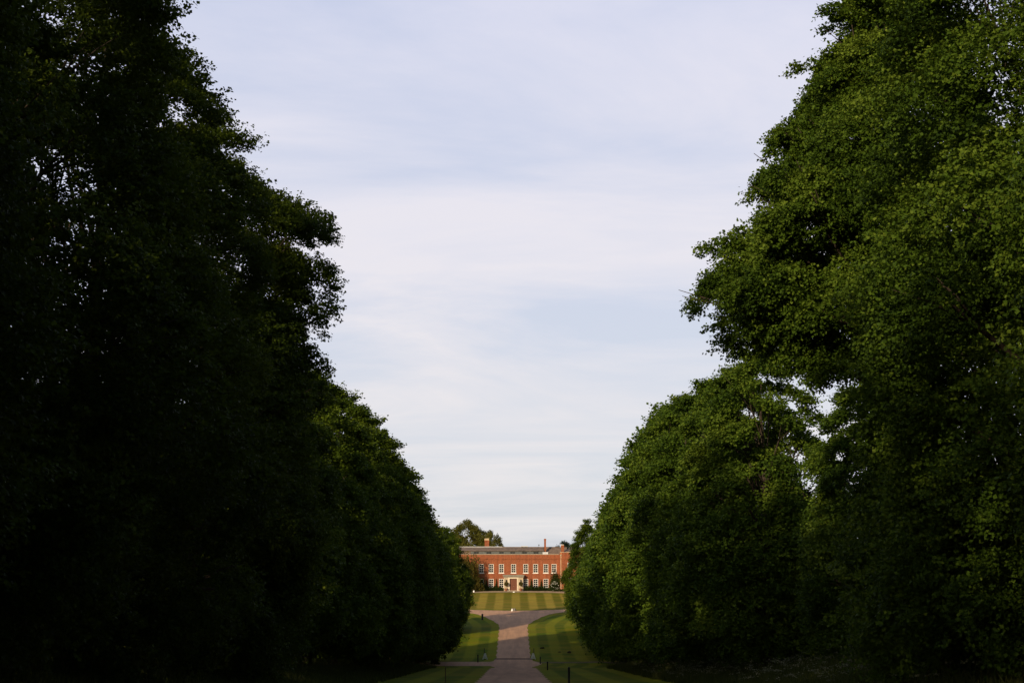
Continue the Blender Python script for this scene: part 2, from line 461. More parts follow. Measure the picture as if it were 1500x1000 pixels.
def trunk_mb(seed, H, z0, lc, rt=.42, nb=34, lean=(0, 0), tip=.86):
    rnd = random.Random(seed)
    mb = MB(); pts = []; rad = []
    n = 9
    for i in range(n):
        t = i / (n - 1); z = t * H * tip
        pts.append((lean[0]*t*.8 + rnd.uniform(-.12, .12) * (i > 0), lean[1]*t*.8 + rnd.uniform(-.12, .12) * (i > 0), z - (.25 if i == 0 else 0)))
        rad.append(rt * (1.35 if i == 0 else 1) * (1 - t) ** .8 + .03)
    mb.tube(pts, rad, 12)
    bb = MB()
    order = list(range(len(lc))); rnd.shuffle(order)
    for k in order[:nb]:
        e = Vector(lc[k])
        zb = max(z0 * .7 + .8, e.z * .72 - .6); zb = min(zb, H * tip * .9)
        t = zb / (H * tip); i = min(int(t * (n - 1)), n - 2); q = t * (n - 1) - i
        s = Vector(pts[i]).lerp(Vector(pts[i + 1]), q)
        r0 = max(.05, (rad[i] * (1 - q) + rad[i + 1] * q) * .42)
        m1 = s.lerp(e, .35) + Vector((rnd.uniform(-.3, .3), rnd.uniform(-.3, .3), .35))
        m2 = s.lerp(e, .7) + Vector((rnd.uniform(-.35, .35), rnd.uniform(-.35, .35), .4))
        bb.tube([s, m1, m2, e], [r0, r0 * .75, r0 * .5, r0 * .22], 6)
        for w in range(3):
            tip_ = e + Vector((rnd.uniform(-1.3, 1.3), rnd.uniform(-1.3, 1.3), rnd.uniform(-.4, 1.0)))
            bb.tube([m2, m2.lerp(tip_, .55) + Vector((0, 0, .15)), tip_], [r0 * .38, r0 * .25, .012], 5)
    return mb, bb

def tree_proto(seed, H=25, z0=1.6, R=6.2, leaf=.15, mat='lime_leaf', rt=.42, nb=34, name='lime_tree', **kw):
    v, f, t, lc, lr = crown_data(seed, H, z0, R, leaf, **kw)
    root = empty(name)
    mesh_np('crown', v, f, M[mat], root, attr={'tint': ('FACE', t)})
    tm, bb = trunk_mb(seed, H, z0, lc, rt, nb, kw.get('lean', (0, 0)))
    tm.build('trunk', M['bark'], root, smooth=True)
    bb.build('branches', M['bark'], root, smooth=True)
    root['H'] = H
    return root

used = {}
def place_tree(proto, x, y, rz=0, scale=1, label=None, cat='tree', group=None, mat=None):
    o = proto if not used.get(proto.name) else copy_tree(proto)
    used[proto.name] = True
    o.location = (x, y, gz(x, y) - .05); o.rotation_euler = (0, 0, rz)
    o.scale = scale if hasattr(scale, '__len__') else (scale,)*3
    tag(o, label, cat, group)
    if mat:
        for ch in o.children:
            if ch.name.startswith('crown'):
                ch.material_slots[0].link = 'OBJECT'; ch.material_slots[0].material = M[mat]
    return o

# near trees: small leaves, far trees: coarser leaves and fewer of them
LK = dict(lobe_r=(1.5, 2.7))
NK = dict(lobes=120, sprays=165, per=20, lobe_r=(1.5, 2.8), up=.36, layered=.78, droop=.30, shoots=.14)
NEAR_L = tree_proto(11, 28, 1.6, 6.4, .115, **NK)
NEAR_R = tree_proto(12, 27, 1.8, 6.6, .115, **NK)
jut = []
for zz, rt_, ang in ((21.9, 6.6, -.3), (20.4, 6.4, .15), (17.8, 5.5, -.1), (16.4, 5.8, .35), (14.2, 5.6, -.3), (12.4, 5.4, .2), (23.2, 5.7, .1), (19.0, 6.0, .1), (15.0, 5.4, -.7)):
    for m in range(4):
        q = rt_ - 3.0 + m * .95; a = 1.75 - m * .30
        jut.append((q * math.cos(ang) + .3 * math.sin(m * 3 + zz), q * math.sin(ang) + .4 * math.cos(m * 2 + zz), zz - .25 * m + .25 * math.sin(zz * 3 + m * 2), a))
jut = [(x * math.cos(-.9) - y * math.sin(-.9), x * math.sin(-.9) + y * math.cos(-.9), z, a) for x, y, z, a in jut]
TALL_L = tree_proto(13, 29, 1.6, 5.8, .13, low=.8, shape=3.0, extra=jut, **{**NK, 'lobes': 115, 'sprays': 130, })
LOW_R = tree_proto(15, 17, 1.2, 6.0, .115, low=.85, shape=1.4, pw=.85, **{**NK, 'lobes': 72})
rngx = random.Random(3)
over = []
for q in range(22):
    zz = 15.3 + 13.6 * (q / 21) ** 1.25; a0 = rngx.uniform(-.75, .65); r0 = 7.9 * max(0, 1 - (zz - 14.6) / 15.2) ** 1.0 + .2
    for m in range(5):
        r1 = r0 - 2.2 + m * rngx.uniform(.62, .80)
        over.append((-r1 * math.cos(a0), r1 * math.sin(a0), zz + m * rngx.uniform(-.28, .16), 1.35 - m * .23))
for q in range(16):
    over.append((rngx.uniform(-4.6, 1.5), rngx.uniform(-3.0, 2.0), rngx.uniform(12.0, 14.2), rngx.uniform(.6, 1.1)))
OVER_R = tree_proto(14, 34, 14.0, 6.7, .115, low=.9, shape=1.0, pw=1.05, extra=over, rt=.34, nb=44, **{**NK, 'lobes': 95, 'sprays': 130, 'lobe_r': (1.1, 2.2), 'shoots': .22, 'layered': .55, 'up': .5, 'droop': .4})
MID = [tree_proto(20 + i, 25, 2.4, 6.1, .20, lobes=100, sprays=105, per=16, up=.5, layered=.65, droop=.4, shoots=.14, **LK) for i in range(3)]
FAR = [tree_proto(30 + i, 25, 3.0, 6.1, .27, lobes=95, sprays=72, per=13, up=.45, layered=.7, droop=.35, shoots=.12, **LK) for i in range(3)]
for p in [NEAR_L, NEAR_R, TALL_L, OVER_R, LOW_R] + MID + FAR:
    if 'H' in p: del p['H']

GL, GR = 'lime trees in the left row of the avenue', 'lime trees in the right row of the avenue'
ORD = ['first', 'second', 'third', 'fourth', 'fifth', 'sixth', 'seventh', 'eighth', 'ninth', 'tenth', 'eleventh', 'twelfth',
       'thirteenth', 'fourteenth', 'fifteenth', 'sixteenth', 'seventeenth', 'eighteenth', 'nineteenth', 'twentieth']
rn = random.Random(5)
# (distance, lateral, prototype, scale, rotation)
LEFT = [(28, -16.5, NEAR_L, 1.0, .4), (40, -16.0, NEAR_R, 1.04, 2.0), (53, -15.9, NEAR_L, 1.02, 4.1), (69, -15.3, TALL_L, .98, .9),
        (84, -16.2, MID[0], .84, 1.2), (98, -16.3, MID[1], .90, 3.0), (112, -16.0, MID[2], .95, .6), (126, -15.6, MID[0], 1.0, 4.4),
        (139, -15.2, MID[1], 1.03, 5.3), (152, -15.2, MID[2], 1.03, 2.1), (166, -15.0, FAR[0], 1.0, .3), (180, -15.0, FAR[1], 1.0, 2.2),
        (194, -15.0, FAR[2], 1.0, 4.2), (208, -14.9, FAR[0], .98, 3.4), (222, -14.8, FAR[1], .98, 5.0), (231, -14.8, FAR[2], .95, 1.0),
        (275, -14.2, FAR[0], .84, 1.9), (286, -13.4, FAR[1], .80, .5)]
RIGHT = [(30, 17.5, NEAR_R, .98, .2), (43, 17.4, NEAR_L, 1.02, 2.6), (50, 17.4, LOW_R, 1.0, 1.0), (57, 15.8, OVER_R, 1.0, 0.0), (76, 19.6, MID[1], .70, 1.1), (90, 15.8, MID[0], .84, 3.6), (103, 16.2, MID[2], .90, 1.7), (116, 15.8, MID[1], .95, 4.9), (130, 15.8, MID[0], 1.02, 2.5),
         (144, 15.8, MID[2], 1.06, 3.9), (158, 16.9, FAR[1], 1.14, .8), (172, 16.2, FAR[2], 1.02, 2.7), (187, 17.2, FAR[0], 1.15, 4.6),
         (202, 16.6, FAR[1], 1.0, 1.4), (217, 17.2, FAR[2], 1.10, 3.3), (232, 16.8, FAR[0], .97, 5.2), (247, 17.6, FAR[1], 1.03, .1),
         (262, 17.8, FAR[2], .92, 2.0), (276, 18.6, FAR[0], .88, 3.0), (289, 14.9, FAR[1], .86, 4.0)]
LL = {0: 'dark lime tree cut by the left frame edge, first in the left row',
      2: 'tall dark lime tree third in the left row, its sloping crown rising out of frame',
      3: 'tall dark lime tree fourth in the left row, ragged boughs jutting farthest into the sky',
      4: 'lower lime tree fifth in the left row, tucked just behind the tall jutting one',
      17: 'small far lime tree ending the left row beside the brick house'}
LR = {0: 'dark lime tree cut by the right frame edge, first in the right row',
      1: 'dark large-leaved lime tree second in the right row, filling the right frame edge',
      2: 'short full lime tree in the right row, standing below the tall overhanging crown',
      3: 'tall lime tree with loose high crown overhanging the drive, sky showing beneath its lowest boughs',
      4: 'shorter lime tree set back behind the overhanging one, below the patch of sky',
      5: 'rounded lime tree sixth in the right row, its top just under the overhanging boughs',
      19: 'narrow darker lime tree ending the right row beside the brick wing'}
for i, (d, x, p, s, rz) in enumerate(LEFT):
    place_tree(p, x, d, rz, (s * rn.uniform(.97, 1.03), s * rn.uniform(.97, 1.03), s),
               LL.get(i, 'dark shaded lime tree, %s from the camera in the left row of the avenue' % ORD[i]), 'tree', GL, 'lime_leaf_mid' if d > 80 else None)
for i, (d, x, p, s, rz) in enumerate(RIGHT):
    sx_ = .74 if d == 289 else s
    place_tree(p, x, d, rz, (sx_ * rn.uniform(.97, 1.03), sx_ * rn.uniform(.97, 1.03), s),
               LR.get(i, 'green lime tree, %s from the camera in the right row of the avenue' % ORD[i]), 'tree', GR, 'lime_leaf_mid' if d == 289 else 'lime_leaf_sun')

for k, (d, x) in enumerate([(15, -17), (15, 18), (2, -17), (3, 17.5), (-11, -16.5), (-10, 17), (-25, -17), (-24, 17)]):
    place_tree([NEAR_L, NEAR_R, TALL_L][k % 3], x, d, k * 1.3, 1.0, 'lime tree of the same avenue standing beside or behind the viewpoint', 'tree', 'lime trees beside the viewpoint')

# dark understorey behind the two rows
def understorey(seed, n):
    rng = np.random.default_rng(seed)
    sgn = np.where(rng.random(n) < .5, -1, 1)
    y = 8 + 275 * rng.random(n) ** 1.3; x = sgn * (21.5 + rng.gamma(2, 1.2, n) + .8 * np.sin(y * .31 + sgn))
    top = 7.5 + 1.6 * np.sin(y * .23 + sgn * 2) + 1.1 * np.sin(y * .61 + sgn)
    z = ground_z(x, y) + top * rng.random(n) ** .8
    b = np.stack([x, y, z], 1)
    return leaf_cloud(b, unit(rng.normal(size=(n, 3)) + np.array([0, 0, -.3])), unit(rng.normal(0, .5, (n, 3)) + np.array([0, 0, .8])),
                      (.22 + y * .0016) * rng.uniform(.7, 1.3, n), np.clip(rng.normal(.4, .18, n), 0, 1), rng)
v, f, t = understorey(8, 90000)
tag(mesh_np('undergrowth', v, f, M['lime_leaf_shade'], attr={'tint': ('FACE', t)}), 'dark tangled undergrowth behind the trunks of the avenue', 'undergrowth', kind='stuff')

# trees behind the house
OAK = tree_proto(41, 19, 4.0, 7.2, .34, 'oak_leaf', lobes=80, sprays=75, per=12, low=.95, shape=5.0, lobe_r=(1.6, 2.6), name='broadleaf_tree')
if 'H' in OAK: del OAK['H']
zt = at(684, 763, 425).z
o = place_tree(OAK, at(684, 800, 425).x, 425, 0, 1, 'broad round-topped tree behind the left end of the house', 'tree', 'trees behind the house')
o.scale = (.88, .88, (zt - gz(-14, 425)) / 19)
zt2 = at(718, 778, 418).z
o = place_tree(OAK, at(718, 800, 418).x, 418, 2.4, 1, 'smaller rounded tree behind the left chimney of the house', 'tree', 'trees behind the house')
o.scale = (.55, .55, (zt2 - gz(-7, 418)) / 19)
CED = empty('cedar_tree')
vv, ff, tt, lc_, _ = crown_data(77, 16.5, 5, 6.2, .3, lobes=60, sprays=70, per=12, low=.9, shape=4.0, lobe_r=(1.4, 2.4), layered=.38)
mesh_np('crown', vv, ff, M['cedar_leaf'], CED, attr={'tint': ('FACE', tt)})
mb = MB().tube([(0, 0, -.3), (.1, 0, 5), (0, .1, 11), (0, 0, 16.4)], [.6, .5, .3, .06], 10); mb.build('trunk', M['bark'], CED, smooth=True)
cx = at(829, 790, 412); CED.location = (cx.x, 412, gz(cx.x, 412) - .05)
cs = (at(829, 789, 412).z - gz(cx.x, 412)) / 16.6; CED.scale = (.55, .55, cs)
tag(CED, 'dark flat-topped cedar tree behind the right wing chimney', 'tree')

# ------------------------------------------------------------------ the house
HY = 379.0                                           # front wall plane
PXM = F / (HY * math.cos(PITCH) + 0)                 # rough pixels per metre there
def hx(px): return at(px, 850, HY).x
def hz(py, d=HY): return at(752, py, d).z
HB = gz(0, HY)                                       # ground level at the house
house = empty('country_house', (0, HY, HB))
tag(house, 'long red brick country house with white sash windows and a stone porch', 'house')
def Z(py, d=HY): return hz(py, d) - HB

def wall_open(mb, x0, x1, z0, z1, y, ops, depth=.22):
    """front wall facing -Y at y with real openings (x0,x1,z0,z1) and brick reveals"""
    xs = sorted({x0, x1, *[o[0] for o in ops], *[o[1] for o in ops]}); zs = sorted({z0, z1, *[o[2] for o in ops], *[o[3] for o in ops]})
    for i in range(len(xs) - 1):
        for k in range(len(zs) - 1):
            cx_, cz_ = (xs[i] + xs[i+1]) / 2, (zs[k] + zs[k+1]) / 2
            if any(o[0] < cx_ < o[1] and o[2] < cz_ < o[3] for o in ops): continue
            mb.quad((xs[i], y, zs[k]), (xs[i+1], y, zs[k]), (xs[i+1], y, zs[k+1]), (xs[i], y, zs[k+1]))
    for (a, b, c, d) in ops:
        mb.quad((a, y, c), (a, y, d), (a, y + depth, d), (a, y + depth, c))
        mb.quad((b, y, d), (b, y, c), (b, y + depth, c), (b, y + depth, d))
        mb.quad((a, y, d), (b, y, d), (b, y + depth, d), (a, y + depth, d))
        mb.quad((b, y, c), (a, y, c), (a, y + depth, c), (b, y + depth, c))

def sash(cx_, w, z0, z1, y, parent, cols=2, rows_=4, sill=True, fr=.115, mat='white_paint'):
    """white sash window filling an opening; y = wall face"""
    mb = MB(); a, b = cx_ - w/2 + .004, cx_ + w/2 - .004; z0 += .004; z1 -= .004
    yf, yb = y + .05, y + .17
    mb.box(a, a + fr, yf, yb, z0, z1); mb.box(b - fr, b, yf, yb, z0, z1)
    mb.box(a + fr, b - fr, yf, yb, z0, z0 + fr * 1.1); mb.box(a + fr, b - fr, yf, yb, z1 - fr, z1)
    iw = b - a - 2 * fr
    zi0, zi1 = z0 + fr * 1.1, z1 - fr
    bw = .055
    for c in range(1, cols):
        xx = a + fr + iw * c / cols; mb.box(xx - bw/2, xx + bw/2, y + .085, y + .14, zi0, zi1)
    for r in range(1, rows_):
        zz = zi0 + (zi1 - zi0) * r / rows_; t = bw * (1.5 if r * 2 == rows_ else 1)
        for c in range(cols):
            xa = a + fr + iw * c / cols + (bw/2 if c else 0); xb = a + fr + iw * (c + 1) / cols - (bw/2 if c < cols - 1 else 0)
            mb.box(xa, xb, y + .088, y + .137, zz - t/2, zz + t/2)
    w_ = mb.build('window', M[mat], parent)
    MB().quad((a + fr, y + .125, zi0), (b - fr, y + .125, zi0), (b - fr, y + .125, zi1), (a + fr, y + .125, zi1)).build('pane', M['glass'], w_)
    if sill: MB().box(a - .12, b + .12, y - .10, y - .003, z0 - .16, z0 - .01).build('sill', M['white_paint'], w_)
    return w_

XL, XR = -17.0, hx(820.3)
zp, zc = Z(811.8), Z(818.6)
up = [705.0, 719.5, 734.4, 752.2, 770.1, 784.5, 799.5, 811.5]
lo = [705.0, 719.5, 734.4, 770.1, 784.5, 799.5]
extra_x = [hx(705) - 2.65, hx(705) - 5.3]
ww = 1.30
u0, u1 = Z(838.6), Z(825.6); l0, l1 = Z(860.2), Z(847.2)
UX = [hx(p) for p in up] + extra_x; LX = [hx(p) for p in lo] + extra_x
ops = [(x - ww/2, x + ww/2, u0, u1) for x in UX] + [(x - ww/2, x + ww/2, l0, l1) for x in LX]
DEP = 11.0
mb = MB(); wall_open(mb, XL, XR, -.3, zp, 0, ops)
mb.quad((XL, DEP, -.3), (XL, 0, -.3), (XL, 0, zp), (XL, DEP, zp)); mb.quad((XR, 0, -.3), (XR, DEP, -.3), (XR, DEP, zp), (XR, 0, zp))
mb.quad((XR, DEP, -.3), (XL, DEP, -.3), (XL, DEP, zp), (XR, DEP, zp))
mb.quad((XL, .35, zp - 1.0), (XL, .35, zp), (XR, .35, zp), (XR, .35, zp - 1.0))      # back of parapet
mb.quad((XL, 0, zp), (XR, 0, zp), (XR, .35, zp), (XL, .35, zp))
mb.build('wall', M['brick'], house)
# black sheet added behind the windows so no light leaks through
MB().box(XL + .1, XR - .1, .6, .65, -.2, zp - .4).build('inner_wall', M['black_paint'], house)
MB().box(XL - .02, XR - .02, -.16, -.003, zc - .05, zc + .22).build('cornice', M['brick_dark'], house)
MB().box(XL, XR - .3, -.05, .40, zp + .003, zp + .10).build('coping', M['stone'], house)
MB().box(XL, hx(737), -.045, -.003, Z(841.5), Z(840)).box(hx(767), XR - .05, -.045, -.003, Z(841.5), Z(840)).build('string_course', M['brick'], house)
for x in UX: sash(x, ww, u0, u1, 0, house)
for x in LX: sash(x, ww, l0, l1, 0, house)

# attic and roof
ya = 1.9
xa0, xa1 = hx(689), hx(797)
za0, za1 = zp - .35, Z(806.2, HY + ya)
dorm = [697.6, 716, 734.5, 751, 768.6, 785.3]
dops = [(hx(p) * 1.005 - .75, hx(p) * 1.005 + .75, Z(811.0, HY + ya), Z(807.2, HY + ya)) for p in dorm]
mb = MB(); wall_open(mb, xa0, xa1, za0, za1, ya, dops, .15)
mb.quad((xa0, ya + 4, za0), (xa0, ya, za0), (xa0, ya, za1), (xa0, ya + 4, za1)); mb.quad((xa1, ya, za0), (xa1, ya + 4, za0), (xa1, ya + 4, za1), (xa1, ya, za1))
at_ = mb.build('attic', M['lead'], house)
for (a, b, c, d) in dops: sash((a + b) / 2, b - a, c, d, ya, house, 2, 1, False, .12, 'lead')
zr = Z(800.8, HY + 5.2)
rf = MB()
ye, yr = ya - .35, 5.2
rf.quad((XL - .1, ye, za1 + .04), (xa1, ye, za1 + .04), (xa1, yr, zr), (XL - .1, yr, zr))
rf.quad((XL - .1, ye, za1 - .08), (XL - .1, ye, za1 + .04), (xa1, ye, za1 + .04), (xa1, ye, za1 - .08))
rf.quad((xa1, 1.0, zp - .3), (XR + 2, 1.0, zp - .3), (XR + 2, yr, zr - .003), (xa1, yr, zr - .003))
rf.quad((xa1, 1.0, zp - .3), (xa1, yr, zr - .003), (xa1, yr, zp - .3), (xa1, yr - 1, zp - .3))
rf.quad((XL - .1, yr, zr), (XR + 2, yr, zr - .003), (XR + 2, DEP + .2, zp - .2), (XL - .1, DEP + .2, zp - .2))
rf.quad((XL, 1.0, zp - .35), (xa0, 1.0, zp - .35), (xa0, ya + .3, za1), (XL, ya + .3, za1))
roof = rf.build('roof', M['tile'], house)
MB().box(XL - .1, hx(736) * 1.01, yr - .2, yr + .2, zr - .02, zr + .14).build('ridge_capping', M['lead_light'], roof)
MB().box(hx(736) * 1.01 + .01, XR, yr - .14, yr + .14, zr - .05, zr + .07).build('ridge_tile', M['tile'], roof)
MB().box(XL, XR - .4, .42, 1.5, zp - .06, zp + .02).build('gutter', M['lead_light'], roof)
# small lantern light and finial on the ridge
mb = MB().box(hx(763.5), hx(773.5), yr - .6, yr + .4, zr + .05, zr + .28); mb.build('roof_light', M['lead_light'], roof)
MB().tube([(hx(790), yr, zr), (hx(790), yr, zr + .4)], .05, 8).lathe([(.02, zr + .38), (.16, zr + .5), (.16, zr + .62), (.02, zr + .75)], hx(790), yr, 8).build('finial', M['lead'], roof)

def chimney(px, w, d_, ytop, ybase, yoff, pots, name='chimney', potmat='pot_pale', pw=.16, ph=.5, slim=False):
    x = hx(px) * (HY + yoff) / HY; z0_, z1_ = Z(ybase, HY + yoff), Z(ytop, HY + yoff)
    mb = MB(); mb.box(x - w/2, x + w/2, yoff - d_/2, yoff + d_/2, z0_ - .8, z1_ - .32)
    mb.box(x - w/2 - .07, x + w/2 + .07, yoff - d_/2 - .07, yoff + d_/2 + .07, z1_ - .317, z1_ - .12)
    mb.box(x - w/2 - .02, x + w/2 + .02, yoff - d_/2 - .02, yoff + d_/2 + .02, z1_ - .117, z1_)
    c = mb.build(name, M['brick_dark' if slim else 'brick'], roof)
    for k in range(pots):
        px_ = x + (k - (pots - 1) / 2) * (w / max(pots, 1))
        MB().lathe([(pw, z1_ + .002), (pw * 1.05, z1_ + ph * .2), (pw * .8, z1_ + ph * .75), (pw, z1_ + ph * .85), (pw, z1_ + ph)], px_, yoff, 10).build('chimney_pot', M[potmat], c)
    return c
chimney(713, 1.2, 1.0, 790.8, 801, 6.4, 4)
c = chimney(798.6, .50, .50, 788.6, 808.2, 2.4, 0, slim=True)
x = hx(798.9) * (HY + 2.4) / HY
MB().box(x - .72, x + .72, 1.75, 3.0, Z(810.8, HY + 2.4) - .1, Z(808.0, HY + 2.4)).build('chimney_base', M['lead_light'], c)

# stone porch with door, lanterns and lead-grey top
px0, px1 = hx(738), hx(766.4)
pz1 = Z(841.3); pzb = Z(845.0)
PJ = 1.25
dx0, dx1, dz1 = hx(746.7), hx(757.2), Z(847.0)
mb = MB(); wall_open(mb, px0, px1, -.2, pzb, -PJ, [(dx0, dx1, -.2, dz1)], .45)
mb.quad((px0, -.004, -.2), (px0, -PJ, -.2), (px0, -PJ, pzb), (px0, -.004, pzb)); mb.quad((px1, -PJ, -.2), (px1, -.004, -.2), (px1, -.004, pzb), (px1, -PJ, pzb))
porch = mb.build('porch', M['stone'], house)
mb = MB(); mb.box(px0 - .18, px1 + .18, -PJ - .18, -.004, pzb + .003, pzb + .34); mb.box(px0 - .30, px1 + .30, -PJ - .30, -.006, pzb + .343, pz1); mb.build('entablature', M['stone_grey'], porch)
sf = .42
mb = MB(); mb.box(dx0 - sf, dx0 - .01, -PJ - .08, -PJ - .003, -.1, dz1 + .012); mb.box(dx1 + .01, dx1 + sf, -PJ - .08, -PJ - .003, -.1, dz1 + .012)
mb.box(dx0 - sf, dx1 + sf, -PJ - .083, -PJ - .003, dz1 + .015, dz1 + .40); mb.build('door_surround', M['stone_pale'], porch)
for pxp in (px0 + .02, px1 - .42):
    MB().box(pxp, pxp + .40, -PJ - .06, -PJ - .003, -.1, pzb - .05).build('pilaster', M['stone'], porch)
mb = MB(); mid = (dx0 + dx1) / 2
for a, b in ((dx0 + .01, mid - .008), (mid + .008, dx1 - .01)):
    mb.box(a, b, -PJ + .30, -PJ + .36, -.05, dz1 - .01)
    for q in range(4):
        zz = .2 + q * (dz1 - .4) / 4; mb.box(a + .13, b - .13, -PJ + .275, -PJ + .30, zz, zz + (dz1 - .4) / 4 - .12)
door = mb.build('door', M['door_wood'], porch)
MB().lathe([(.01, 1.2), (.05, 1.22), (.05, 1.28), (.01, 1.3)], mid + .1, -PJ + .24, 8).build('handle', M['pot_pale'], door)
for xx in (hx(741.6), hx(762.7)):
    yl = -PJ - .28; zl = Z(852.5)
    mb = MB().lathe([(.03, zl), (.12, zl + .08), (.16, zl + .5), (.18, zl + .53), (.05, zl + .72), (.02, zl + .85)], xx, yl, 6)
    mb.box(xx - .02, xx + .02, yl + .02, -PJ - .003, zl + .6, zl + .66); mb.build('lantern', M['black_paint'], porch)
MB().box(px0 + .9, px1 - .9, -PJ - 1.0, -PJ - .09, -.1, .14).build('doorstep', M['stone'], porch)

# projecting right wing
wx0, wx1, WJ = XR + .02, XR + 11.5, 3.2
wz = Z(806.5, HY - WJ) ; wzp = Z(808.6, HY - WJ)
wxc = at(834.8, 830, HY - WJ).x; wxc2 = wxc + 3.0
wops = []
for xx in (wxc, wxc2, wxc2 + 3.0):
    wops += [(xx - ww/2, xx + ww/2, Z(839, HY - WJ), Z(823.5, HY - WJ)), (xx - ww/2, xx + ww/2, Z(860, HY - WJ), Z(846, HY - WJ))]
mb = MB(); wall_open(mb, wx0, wx1, -.6, wzp, -WJ, wops)
mb.quad((wx1, -WJ, -.6), (wx1, DEP, -.6), (wx1, DEP, wzp), (wx1, -WJ, wzp)); mb.quad((wx1, DEP, -.6), (wx0, DEP, -.6), (wx0, DEP, wzp), (wx1, DEP, wzp))
mb.quad((wx0, -WJ, wzp), (wx1, -WJ, wzp), (wx1, -WJ + .4, wzp), (wx0, -WJ + .4, wzp))
wing = mb.build('wing', M['brick'], house)
MB().box(wx0 - .03, wx0 + .46, -WJ - .05, -WJ - .004, -.3, wzp - .002).build('quoin', M['brick_pale'], wing)
MB().quad((wx0 - .034, 0.2, -.6), (wx0 - .034, -WJ, -.6), (wx0 - .034, -WJ, wzp), (wx0 - .034, .2, wzp)).build('wing_side_wall', M['brick_pale'], wing)  # sunlit look of this side put into its paler brick colour
MB().box(wx0 + .1, wx1 - .1, -WJ + .6, -WJ + .65, -.4, wzp - .3).build('inner_wall', M['black_paint'], wing)  # black sheet added behind the wing windows to block light
MB().box(wx0 - .06, wx1 + .06, -WJ - .06, -WJ + .45, wzp + .003, wzp + .12).build('coping', M['stone'], wing)
MB().box(wx0 + .02, wx1, -WJ - .13, -WJ - .003, Z(819, HY - WJ), Z(817, HY - WJ)).build('cornice', M['brick_dark'], wing)
for i, (a, b, c, d) in enumerate(wops): sash((a + b) / 2, b - a, c, d, -WJ, wing)
mb = MB()
mb.quad((wx0, -WJ + .8, wzp - .2), (wx1, -WJ + .8, wzp - .2), (wx1 - 3, 3.5, zr), (wx0 + 3, 3.5, zr)); mb.quad((wx0, DEP, wzp - .2), (wx0, -WJ + .8, wzp - .2), (wx0 + 3, 3.5, zr), (wx0 + 3, 3.6, zr))
mb.quad((wx1, -WJ + .8, wzp - .2), (wx1, DEP, wzp - .2), (wx1 - 3, 3.6, zr), (wx1 - 3, 3.5, zr)); mb.quad((wx1, DEP, wzp - .2), (wx0, DEP, wzp - .2), (wx0 + 3, 3.6, zr), (wx1 - 3, 3.6, zr))
mb.build('wing_roof', M['tile'], wing)
MB().tube([(wx0 + .12, -WJ - .08, .1), (wx0 + .12, -WJ - .08, wzp - .9)], .075, 8).box(wx0 - .02, wx0 + .28, -WJ - .25, -WJ - .004, wzp - .9, wzp - .55).build('drainpipe', M['stone'], wing)
cc = chimney(824.2, .75, .8, 798.4, 808, -1.2, 2, potmat='pot_pale', pw=.14, ph=.3)

# ------------------------------------------------------------------ planting round the house
def bush(name, x, y, w, dd, h, leaf, mat, seed, label, cat='shrub', group=None, n=900, flowers=0, pointy=False):
    rng = np.random.default_rng(seed)
    root = empty(name, (x, y, gz(x, y)))
    d = unit(rng.normal(size=(n, 3))); d[:, 2] = np.abs(d[:, 2])
    th = np.arctan2(d[:, 1], d[:, 0])
    lob = 1 + .18 * np.sin(th * 3 + seed) + .12 * np.sin(th * 7 + seed * 2) + .15 * np.sin(d[:, 2] * 9 + seed)
    r = rng.uniform(.6, 1.05, n) * lob
    b = d * r[:, None] * np.array([w / 2, dd / 2, h * .93])
    if pointy: b[:, :2] *= (1 - .75 * b[:, 2:3] / h)
    ax = unit(d + rng.normal(0, .6, (n, 3)))
    v, f, t = leaf_cloud(b, ax, unit(rng.normal(0, .6, (n, 3)) + np.array([0, 0, .7])), leaf * rng.uniform(.7, 1.3, n), np.clip(rng.normal(.45, .2, n), 0, 1), rng)
    mesh_np('foliage', v, f, M[mat], root, attr={'tint': ('FACE', t)})
    mb = MB(); rr = random.Random(seed)
    for k in range(5):
        a = rr.uniform(0, 6.28); e = (math.cos(a) * w * .28, math.sin(a) * dd * .28, h * .7)
        mb.tube([(0, 0, -.05), (e[0] * .5, e[1] * .5, h * .4), e], [.05, .035, .012], 5)
    mb.build('stem', M['bark'], root)
    if flowers:
        d2 = unit(rng.normal(size=(flowers, 3))); d2[:, 2] = np.abs(d2[:, 2]); d2[:, 1] = -np.abs(d2[:, 1])
        b2 = d2 * np.array([w / 2, dd / 2, h]) * 1.03
        b3 = np.repeat(b2, 7, 0) + rng.normal(0, .05, (flowers * 7, 3))
        v, f, t = leaf_cloud(b3, unit(rng.normal(size=(len(b3), 3))), unit(rng.normal(0, .4, (len(b3), 3)) + np.array([0, -1, .3])), .15 * rng.uniform(.7, 1.3, len(b3)), np.clip(rng.normal(.6, .2, len(b3)), 0, 1), rng)
        mesh_np('flowers', v, f, M['petal'], root, attr={'tint': ('FACE', t)})
    return tag(root, label, cat, group)

